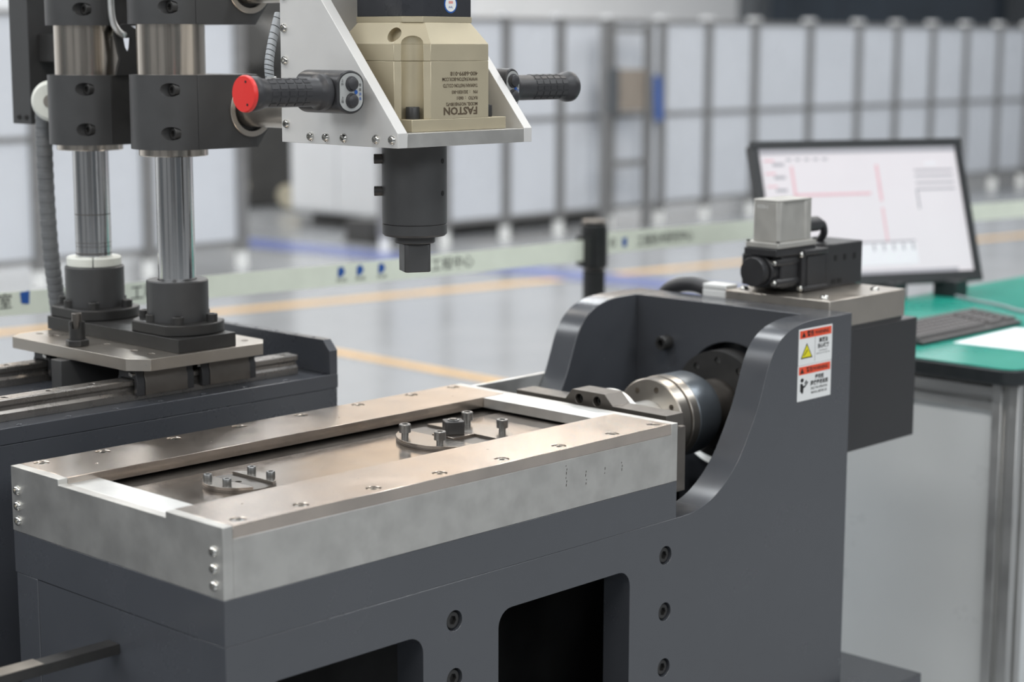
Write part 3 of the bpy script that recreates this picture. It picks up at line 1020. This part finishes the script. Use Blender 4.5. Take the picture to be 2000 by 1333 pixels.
# ---------------------------------------------------------------- split clamps round the columns
def split_clamp(label, cy, z0, z1, ring, right_mat='oxgrey'):
    c = thing('split_clamp', label, 'clamp', (CX, cy, z0))
    r, xr = .0705, .637
    n = 40
    left = [(CX + r * cos(a), cy + r * sin(a)) for a in [pi / 2 + pi * k / n for k in range(n + 1)]]
    bore = cyl((CX, cy, z0), (0, 0, 1), .0576, -.01, z1 - z0 + .01, 64)
    holes = NB()
    for z in (z1 - .0242, z0 + .0275):
        cyl((CX - .12, cy - .0545, z), X, .0112, 0, .0895, 24, bm=holes)
    fh_ = add('front_half', cut_mesh(prism(left, 'z', z0, z1), bore, holes), 'oxgrey', c, .0008)
    me = cap_screw(.0098, .010)
    for z in (z1 - .0242, z0 + .0275):
        inst('clamp_screw', me, fh_, (CX - .0300, cy - .0545, z), (-1, 0, 0))
    body = bx(CX + .0012, xr, cy - r, cy + r, z0, z1)
    w1 = prism([(xr - .028, z0 - .001), (xr + .001, z0 - .001), (xr + .001, z0 + .0365)], 'y', cy - .1, cy + .1)
    w2 = prism([(xr - .028, z1 + .001), (xr + .001, z1 + .001), (xr + .001, z1 - .0365)], 'y', cy - .1, cy + .1)
    bore = cyl((CX, cy, z0), (0, 0, 1), .0576, -.01, z1 - z0 + .01, 64)
    zc = (z0 + z1) / 2 + .002
    tb = cyl((.596, cy, zc), (0, 1, 0), .0365, -.12, .12, 48)
    ah = add('arm_half', cut_mesh(body, w1, w2, bore, tb), right_mat, c, .0008)
    if ring:
        add('bushing_ring', lathe([(.0365, -.0035), (.0445, -.0035), (.0455, -.0025), (.0455, .0), (.0365, .0)], (.596, cy - r - .0003, zc), (0, 1, 0), 56, True), 'nickel', ah)
    return c


split_clamp('lower grey split clamp on the column beside the red grip', C1, 1.279, 1.4025, True)
split_clamp('upper grey split clamp on the column beside the red grip', C1, 1.4858, 1.6095, True)
split_clamp('lower split clamp on the rear column with white stop ring', C2, 1.2772, 1.3990, False, 'oxide')
split_clamp('upper split clamp on the rear column with white stop ring', C2, 1.4848, 1.6080, False, 'oxide')
for z, lb in ((1.3428, 'lower steel support tube between split clamp and tool bracket'), (1.5497, 'upper steel support tube between split clamp and tool bracket')):
    tg = thing('support_tube', lb, 'tube', (.596, .6, z))
    add('tube', cyl((.596, 0, z), (0, 1, 0), .0285, .4265, .74, 44), 'nickel', tg)
    add('inner_sleeve', lathe([(.0288, .690), (.0362, .690), (.0362, .74), (.0288, .74)], (.596, 0, z), (0, 1, 0), 44, True), 'oxide', tg)

hk = thing('hook_plate', 'black hook plate with slot between the two columns', 'plate', (.512, .93, 1.40))
slot = prism([(.5095, .1), (.0, .0)] and [(.5101, 1.4632), (.5135, 1.447), (.517, 1.4413), (.5215, 1.4413), (.5237, 1.446), (.5258, 1.4633)], 'y', .92, .95)
add('plate', cut_mesh(prism([(.4923, 1.3985), (.5016, 1.4274), (.4914, 1.4721), (.5051, 1.4871), (.5195, 1.4882), (.545, 1.475), (.545, 1.3985)], 'y', .928, .934), slot), 'oxide', hk, .0006)
add('bent_hook', sweep(spline([(.4845, .925, 1.56), (.4845, .925, 1.515), (.487, .924, 1.492), (.494, .922, 1.477), (.504, .924, 1.470), (.512, .931, 1.469), (.520, .938, 1.473), (.526, .943, 1.482)], 6), .0062, 12), 'alub', hk)

gp = thing('guard_plate', 'tall black guard plate at far left behind the rear column', 'guard', (.54, 1.22, 1.305))
add('plate', bx(.48, .62, 1.187, 1.25, 1.3055, 1.75), 'oxgrey', gp, .001)
me = cap_screw(.0045, .003)
for y in (1.203, 1.227):
    inst('screw', me, gp, (.48, y, 1.318), (-1, 0, 0))
add('bracket', bx(.50, .60, 1.08, 1.1865, 1.42, 1.47), 'oxide', gp, .001)
rl = thing('guide_roller', 'white nylon guide roller peeking out behind the rear clamp', 'roller', (.452, 1.095, 1.315))
add('tyre', lathe([(.012, -.012), (.030, -.012), (.036, -.006), (.0375, 0), (.036, .006), (.030, .012), (.012, .012)], (.4615, 1.0862, 1.351), (-.75, -.66, 0), 48, True), 'nylon', rl)
add('axle', cyl((.4615, 1.0862, 1.351), (-.75, -.66, 0), .0118, -.03, .014, 20), 'nickel', rl)
cds = thing('flexible_conduit', 'ribbed dark grey flexible conduit hanging at far left', 'conduit', (.484, 1.13, .94))
path = spline([(.474, 1.135, 1.33), (.4698, 1.13, 1.2546), (.471, 1.13, 1.161), (.4755, 1.13, 1.066), (.4825, 1.13, 1.00), (.489, 1.13, .94)], 9)
add('conduit', sweep(path, .0145, 14), 'hosec', cds)
rib = meshdata('rib', lathe([(.0144, -.0052), (.0153, -.0046), (.0153, .0046), (.0144, .0052)], (0, 0, 0), seg=18), 'hosec')
for i in range(1, len(path) - 1, 2):
    inst('rib', rib, cds, path[i], (path[i + 1] - path[i - 1]))

# ================================================================== TOOL BRACKET WITH GEARBOX
BX0, BX1, BY0, BY1, BZ0, BZ1 = .4526, .7378, .16, .425, 1.3034, 1.3245
tbk = thing('tool_bracket', 'aluminium tool bracket with sloping side plates holding the gearbox', 'bracket', (.595, .29, 1.3034))
sp = [(BY0, BZ0), (BY0, BZ1 + .0006), (.41, 1.6165), (BY1, 1.6165), (BY1, BZ0)]
add('side_plate', prism(sp, 'x', BX0, BX0 + .0195), 'bracket', tbk, .0006)
add('side_plate', prism(sp, 'x', BX1 - .0175, BX1), 'bracket', tbk, .0006)
add('bottom_plate', bx(BX0 + .0197, BX1 - .0177, BY0 + .0003, BY1 - .019, BZ0, BZ1), 'alu', tbk, .0005)
add('back_panel', bx(BX0 + .0197, BX1 - .0177, BY1 - .0188, BY1, BZ0, 1.6165), 'bracket', tbk, .0005)
bt2 = button_screw(.0072)
for i, (y, z) in enumerate(((.4152, 1.527), (.4152, 1.4778), (.4141, 1.4288), (.413, 1.3315), (.3558, 1.3142), (.3198, 1.3143), (.2786, 1.3145), (.2065, 1.3150), (.1715, 1.3155))):
    inst('side_screw', bt2, tbk, (BX0, y, z), (-1, 0, 0), i * .9)

GX, GY = .600, .280
H_, CH, GR = .1, .039, .0165


def octo(h, c, z, groove=0):
    """chamfered square ring; with groove > 0 each chamfer carries a half-round groove"""
    pts = []
    for k in range(4):
        a = k * pi / 2
        ca, sa = cos(a), sin(a)

        def W(x, y):
            return (GX + ca * x - sa * y, GY + sa * x + ca * y, z)
        p, q = (h, h - c), (h - c, h)
        pts.append(W(*p))
        if groove:
            m_ = (h - c / 2, h - c / 2)
            tx, ty = -1 / sqrt(2), 1 / sqrt(2)
            nx, ny = 1 / sqrt(2), 1 / sqrt(2)
            for i in range(13):
                th = pi * i / 12
                pts.append(W(m_[0] - groove * cos(th) * tx - groove * sin(th) * nx, m_[1] - groove * cos(th) * ty - groove * sin(th) * ny))
        pts.append(W(*q))
    return pts


gb = thing('planetary_gearbox', 'champagne coloured planetary gearbox bolted to the tool bracket', 'gearbox', (GX, GY, BZ1))
add('mounting_flange', bx(GX - H_, GX + H_, GY - H_, GY + H_, BZ1 + .0003, 1.3430), 'beige', gb, .0008)
lh = add('lower_housing', loft([octo(H_, CH, 1.3432, GR), octo(H_, CH, 1.4286, GR)]), 'beige', gb, .0004, 1)
add('upper_housing', loft([octo(H_, CH, 1.4292, GR), octo(H_, CH, 1.4540, GR)]), 'beige', gb, .0004, 1)
cuts = NB()
for sx_, sy_ in ((-1, -1), (1, -1), (1, 1), (-1, 1)):
    q = H_ - CH / 2
    lathe([(0, 1.44), (GR, 1.44), (GR, 1.4565)] + [(GR * cos(k * pi / 12), 1.4565 + GR * .8 * sin(k * pi / 12)) for k in range(1, 6)] + [(0, 1.4565 + GR * .8)], (GX + sx_ * q, GY + sy_ * q, 0), seg=26, bm=cuts)
b1 = cyl((.505, .2275, 1.4685), (1, .45, -.12), .0118, -.02, .03, 24)
b2 = cyl((.676, .1985, 1.4685), (-.45, 1, -.12), .0095, -.02, .03, 24)
add('hood', cut_mesh(loft([octo(H_, CH, 1.4542), octo(.074, .026, 1.4862)]), cuts, b1, b2), 'beige', gb, .0004, 1)
add('neck', loft([octo(.0735, .022, 1.4864), octo(.0735, .022, 1.4950)]), 'beige', gb, .0004)
gbolt = cap_screw(.0105, .018)
q = H_ - .0225
for sx_, sy_ in ((-1, -1), (1, -1), (1, 1), (-1, 1)):
    inst('flange_bolt', gbolt, gb, (GX + sx_ * q, GY + sy_ * q, 1.3432), (0, 0, 1))
UX, UY = (-1, 0, 0), (0, 0, -1)           # the print stands on its head
yt = GY - H_ - .0003
XR = .6375
for s, z, size, sx_ in (('FASTON', 1.3548, .0155, 1.24), ('MODEL NO:PAB180-P2', 1.3645, .0072, .93), ('RATIO   :  060:1', 1.3735, .0072, .93), ('P/N    :  20210201-003', 1.3827, .0070, .85), ('TAIWAN FASTON CO.LTD', 1.3925, .0075, .82), ('WWW.FASTON-BOX.COM', 1.4020, .0075, .83), ('400-6899-018', 1.4103, .0086, 1.2)):
    text(s, size, 'print', (XR, yt, z), UX, UY, lh, 'lettering', 'LEFT', sx_, .0005 if s == 'FASTON' else .00015)
sm = thing('servo_motor', 'black servo motor standing on top of the champagne gearbox', 'motor', (GX, GY, 1.495))
add('body', loft([octo(.0725, .022, 1.4952), octo(.0725, .022, 1.76)]), 'motor', sm, .0008)
my = GY - .0725
ss = add('seal_sticker', cyl((.607, my, 1.514), (0, -1, 0), .0135, .0001, .0004, 36), 'blue', sm)
add('seal_face', cyl((.607, my, 1.514), (0, -1, 0), .0112, .0005, .0007, 36), 'white', ss)
text('888', .0062, 'labelred', (.607, my - .0009, 1.5165), EX, EZ, ss, 'seal_print')
text('AAL', .0050, 'blue', (.607, my - .0009, 1.5095), EX, EZ, ss, 'seal_print')

# ---------------------------------------------------------------- spindle
SXc, SYc = .596, .278
sd = thing('drive_spindle', 'black drive spindle with square tip hanging under the tool bracket', 'spindle', (SXc, SYc, 1.10))
add('sleeve', lathe([(0, 1.1768), (.0500, 1.1768), (.0508, 1.1776), (.0508, 1.3032), (0, 1.3032)], (SXc, SYc, 0), seg=64), 'oxgrey', sd)
add('end_ring', lathe([(0, 1.1578), (.0475, 1.1578), (.0508, 1.1612), (.0508, 1.1758), (.0500, 1.1764), (0, 1.1764)], (SXc, SYc, 0), seg=64), 'oxgrey', sd)
add('neck', lathe([(0, 1.1462), (.0305, 1.1462), (.032, 1.1478), (.032, 1.1576), (0, 1.1576)], (SXc, SYc, 0), seg=48), 'oxgrey', sd)
add('square_drive', prism(rot_sq(SXc, SYc, .0425, radians(241.6), .0035), 'z', 1.1010, 1.1460), 'oxgrey', sd, .002)
me = cap_screw(.0078, .013)
for z in (1.2775, 1.2275):
    a = radians(141)
    inst('set_screw', me, sd, (SXc + .0500 * cos(a), SYc + .0500 * sin(a), z), (cos(a), sin(a), 0))
    a = radians(286)
    add('tapped_hole', cyl((SXc + .0505 * cos(a), SYc + .0505 * sin(a), z - .002), (cos(a), sin(a), 0), .0042, -.002, .0006, 16), 'hole', sd)


# ---------------------------------------------------------------- control grips
def grip(label, sgn, xw, red):
    """sgn -1: points to -x, +1: points to +x; xw = face of the bracket plate"""
    yc, zc = .25, 1.3845
    xw0, xw = xw, xw if sgn < 0 else xw - .012
    g = thing('control_grip', label, 'grip', (xw + sgn * .1, yc, zc - .03))
    D = (sgn, 0, 0)
    o = (xw, yc, zc)

    def xx(t):
        return xw + sgn * t
    t0, t1 = (.012, .064) if sgn < 0 else (.0125, .046)
    xa, xb = sorted((xx(t0), xx(t1)))
    hx, hw = (xa + xb) / 2, (xb - xa) / 2
    st_ = []
    for k in range(25):
        a = pi * k / 24
        st_.append((hx + hw * .98 * cos(a), zc + .013 + .0185 * sin(a)))
    for k in range(25):
        a = pi + pi * k / 24
        st_.append((hx + hw * .98 * cos(a), zc - .013 + .0185 * sin(a)))
    add('control_head', prism(st_, 'y', .2185, .315), 'blk', g, .002)
    yf = .2183
    lab = [(hx + (p - hx) * .86, zc + (z - zc) * .88) for p, z in st_]
    bpl = add('button_plate', prism(lab, 'y', yf - .0008, yf), 'labelgrey', g)
    for dz in (.0122, -.0122):
        add('button', lathe([(0, .0085), (.005, .0082), (.0088, .0062), (.0095, .003), (.0108, .0026), (.0112, 0), (0, 0)], (hx, yf - .0009, zc + dz), (0, -1, 0), 28), 'rub', bpl)
    for dz in (.014, -.011):
        text('上', .0052, 'ink', (hx - hw * .66, yf - .0011, zc + dz + .0028), EX, EZ, bpl, 'button_print')
        text('升' if dz > 0 else '降', .0052, 'ink', (hx - hw * .66, yf - .0011, zc + dz - .0028), EX, EZ, bpl, 'button_print')
    for i, ch_ in enumerate('智能装备'):
        text(ch_, .0050, 'blue' if i > 1 else 'ink', (hx + hw * .66, yf - .0011, zc + .010 - i * .0066), EX, EZ, bpl, 'button_print')
    add('emblem', cyl((hx + hw * .34, yf - .0009, zc), (0, -1, 0), .0032, 0, .0003, 16), 'blue', bpl)
    add('mount_boss', cyl(o, D, .016, .0003 if sgn < 0 else .0123, .0125, 24), 'oxide', g)
    hg = add('hand_grip', lathe([(0, t1 + .0005), (.0265, t1 + .0005), (.0268, t1 + .006), (.0262, t1 + .010), (.0215, t1 + .015), (.0205, t1 + .019), (.0205, .172), (.0215, .180), (.0245, .187), (.0252, .192), (.0248, .199), (.022, .203), (0, .203)], o, D, 44), 'rub', g)
    # raised tread on the rubber
    for k in range(9):
        a = radians(-60 + 30 * k) if False else 2 * pi * k / 14
        ny, nz = -cos(a - .9), sin(a - .9)
        for i in range(5):
            ta = .101 + i * .0155
            c_ = Vector((xx(ta + .0055), yc + .0206 * ny, zc + .0206 * nz))
            b_ = bx(-.0058, .0058, -.0032, .0032, -.0006, .0005)
            u_, v_, n_ = Vector((1, 0, 0)), Vector((0, -nz, ny)), Vector((0, ny, nz))
            v_ = n_.cross(u_)
            for vv in b_.verts:
                vv.co = c_ + u_ * vv.co.x + v_ * vv.co.y + n_ * vv.co.z
            add('tread', b_, 'rub', hg)
    if red:
        ec = add('end_cap', lathe([(0, .2032), (.0245, .2032), (.0262, .2045), (.0262, .2085), (.0250, .2105), (0, .2110)], o, D, 44), 'red', g, label='red round end cap')
        for dy, dz in ((-.006, .017), (-.009, -.015)):
            add('cap_screw_hole', cyl((xx(.2110), yc + dy, zc + dz), D, .0018, -.0005, .0003, 10), 'ink', ec)
    return g


grip('black control grip with red end cap on left bracket plate', -1, BX0, True)
grip('black control grip without red cap on right bracket plate', 1, BX1, False)
cb = thing('wrapped_cable', 'grey spiral wrapped cable running up behind the tool bracket', 'cable', (.43, .41, 1.40))
pth = spline([(.441, .436, 1.395), (.4395, .437, 1.408), (.441, .439, 1.425), (.449, .444, 1.445), (.460, .450, 1.468), (.475, .455, 1.50)], 8)
add('cable', sweep(pth, .0072, 14), 'wrap', cb)
wr = meshdata('wrap_turn', lathe([(.0073, -.0006), (.0077, 0), (.0073, .0006)], (0, 0, 0), seg=18), 'ink')
for i in range(2, len(pth) - 1, 3):
    t_v = (pth[i + 1] - pth[i - 1]).normalized() + Vector((.25, -.2, .1))
    inst('wrap_gap', wr, cb, pth[i], t_v)
add('connector', cyl((.441, .436, 1.392), (0, -.1, 1), .0085, -.012, .012, 18), 'alub', cb)

# ================================================================== WORK BENCH
DK = thing('work_bench', 'work bench with green mat top and aluminium profile legs', 'bench', (2.7, .36, 0))
DX0, DX1, DY0, DY1, DZ = 1.992, 4.2, -.018, .745, .80
top = rrect(DX0, DX1, DY0, DY1, .045, 8)
add('bench_top', prism(rrect(DX0 + .002, DX1 - .002, DY0 + .002, DY1 - .002, .043, 8), 'z', .764, .7975), 'edge', DK, .003)
add('edge_band', prism(top, 'z', .7665, .7965), 'edge', DK, .003)
add('green_mat', prism(rrect(DX0 + .003, DX1 - .003, DY0 + .003, DY1 - .003, .042, 8), 'z', .7977, .8000), 'mat_green', DK, label='glossy green mat')


def profile(x0, x1, y0, y1, z0, z1, axis, name='profile_leg'):
    """slotted square extrusion"""
    def cs(a0, a1, b0, b1):
        g_, d_ = (a1 - a0) * .13, (a1 - a0) * .22
        am, bm_ = (a0 + a1) / 2, (b0 + b1) / 2
        return [(a0, b0), (am - g_, b0), (am - g_, b0 + d_), (am + g_, b0 + d_), (am + g_, b0), (a1, b0), (a1, bm_ - g_), (a1 - d_, bm_ - g_), (a1 - d_, bm_ + g_), (a1, bm_ + g_), (a1, b1), (am + g_, b1), (am + g_, b1 - d_), (am - g_, b1 - d_), (am - g_, b1), (a0, b1), (a0, bm_ + g_), (a0 + d_, bm_ + g_), (a0 + d_, bm_ - g_), (a0, bm_ - g_)]
    if axis == 'z':
        return prism(cs(x0, x1, y0, y1), 'z', z0, z1)
    return prism(cs(x0, x1, z0, z1), 'y', y0, y1)


for x in (2.035, 4.08):
    for y in (.0, .66):
        add('profile_leg', profile(x, x + .06, y, y + .06, .0, .7635, 'z'), 'prof', DK, .001, 1)
for x in (2.04, 4.085):
    add('profile_rail', profile(x, x + .05, .0605, .6595, .70, .75, 'y'), 'prof', DK, .001, 1)
add('front_panel', bx(2.052, 2.062, .0605, .6595, .06, .6995), 'panelw', DK)
add('side_panel', bx(2.0955, 4.0795, .025, .035, .06, .755), 'panelw', DK)

# monitor, tilted back on its stand
my_ = radians(-26)
tl = radians(20)
MU = Vector((cos(my_), sin(my_), 0))
MN = Vector((-sin(my_), cos(my_), 0))
MV = Vector((sin(tl) * MN.x, sin(tl) * MN.y, cos(tl)))
MB = MU.cross(MV)
MB = -MB if MB.dot(fwd) < 0 else MB       # points away from the viewer
MBR = Vector((2.978, .622, .84))
MW, MH = .63, .392
mo = thing('monitor', 'black monitor with lit pale pink screen on the green bench', 'monitor', (2.72, .78, .80))


def mbox(u0, u1, v0, v1, b0, b1):
    b = bx(u0, u1, v0, v1, b0, b1)
    for v in b.verts:
        v.co = MBR + MU * (v.co.x - MW) + MV * v.co.y + MB * v.co.z
    return b


add('back_shell', mbox(.004, MW - .004, .004, MH - .004, .012, .042), 'bezel', mo, .006)
for n_, a in (('bezel', (0, MW, 0, .028, -.002, .0115)), ('bezel', (0, MW, MH - .02, MH, -.002, .0115)), ('bezel', (0, .021, .0283, MH - .0203, -.002, .0115)), ('bezel', (MW - .021, MW, .0283, MH - .0203, -.002, .0115))):
    add(n_, mbox(*a), 'bezel', mo, .0015)
SCR = add('screen', mbox(.0213, MW - .0213, .0283, MH - .0203, .003, .0113), 'screen', mo)
SW, SH = MW - .0426, MH - .0486


def sbox(u0, u1, v0, v1, m, nm, d=0):
    add(nm, mbox(.0213 + SW * u0, .0213 + SW * u1, .0283 + SH * v0, .0283 + SH * v1, .0022 - d, .0028 - d), m, SCR)


sbox(0, 1, .955, 1, 'scr_grey', 'title_bar')
sbox(.03, .92, 0.0, .03, 'scr_grey', 'task_bar')
sbox(.145, .158, .64, .86, 'scr_red', 'curve_line')
sbox(.145, .53, .625, .645, 'scr_red', 'curve_line')
sbox(.573, .586, .57, .86, 'scr_red', 'curve_line')
sbox(.573, .583, .25, .52, 'scr_red', 'curve_line')
for v in (.90, .80, .70):
    sbox(.02, .07, v, v + .014, 'scr_red', 'side_menu')
    sbox(.06, .115, v - .035, v - .012, 'scr_grey', 'side_menu')
for i in range(5):
    sbox(.13 + .045 * i, .155 + .045 * i, .905, .92, 'scr_grey', 'menu_item')
for v in (.80, .755, .70, .65):
    sbox(.77, .97, v, v + .013, 'scr_grey', 'table_row')
sbox(.765, .773, .50, .66, 'scr_grey', 'table_edge')
sbox(.83, .89, .845, .875, 'scr_white', 'entry_field')
sbox(.30, .72, .245, .258, 'scr_grey', 'axis_line')
for i in range(5):
    sbox(.50 + .05 * i, .51 + .05 * i, .18, .235, 'scr_grey', 'axis_tick')
sbox(.30, .72, .07, .235, 'scr_white', 'data_box', -.0004)
add('stand_leg', join(mbox(.25, .38, .06, .16, .0425, .075)), 'bezel', mo, .003)
ft = MBR + MU * (-MW / 2) + MB * .17
for u in (.36, .545):
    p = MBR + MU * (u - MW)
    add('foot', bx(p.x - .03, p.x + .03, p.y - .02, p.y + .05, .8003, .846), 'bezel', mo, .004)
add('stand_base', bx(2.60, 2.80, .76, .84, .8003, .806), 'bezel', mo, .002)

kb = thing('keyboard', 'black computer keyboard lying on the green mat', 'keyboard', (2.35, .355, .80))
add('case', prism([(.287, .8003), (.424, .8003), (.424, .8225), (.300, .812), (.287, .808)], 'x', 2.13, 2.572), 'keyb', kb, .002)
key = meshdata('key', loft([[(sx * a, sy * a, z) for sx, sy in ((-1, -1), (1, -1), (1, 1), (-1, 1))] for a, z in ((.0082, 0), (.0066, .006))]), 'keycap')
for r_ in range(6):
    for c_ in range(22):
        if c_ in (15, 19) and r_ < 5:
            continue
        y = .309 + .0195 * r_
        inst('key', key, kb, (2.146 + .0196 * c_, y, .8130 + (y - .300) * .0847), (0, -.085, 1))
pp = thing('paper_sheet', 'white sheet of paper lying at the bench corner', 'paper', (2.38, .16, .8001))
add('sheet', prism([(2.220, .264), (2.236, .055), (2.532, .076), (2.516, .272)], 'z', .8001, .8006), 'paper', pp)
cbl = add('desk_cable', sweep(spline([(2.885, .66, .8045), (2.84, .571, .8045), (2.80, .47, .8045), (2.74, .36, .8045), (2.76, .2, .8045), (2.9, .1, .8045)], 8), .0042, 10), 'wrap', None, loc=(2.84, .571, .80))
tag(cbl, 'thin grey cable snaking across the green mat behind keyboard', 'cable')
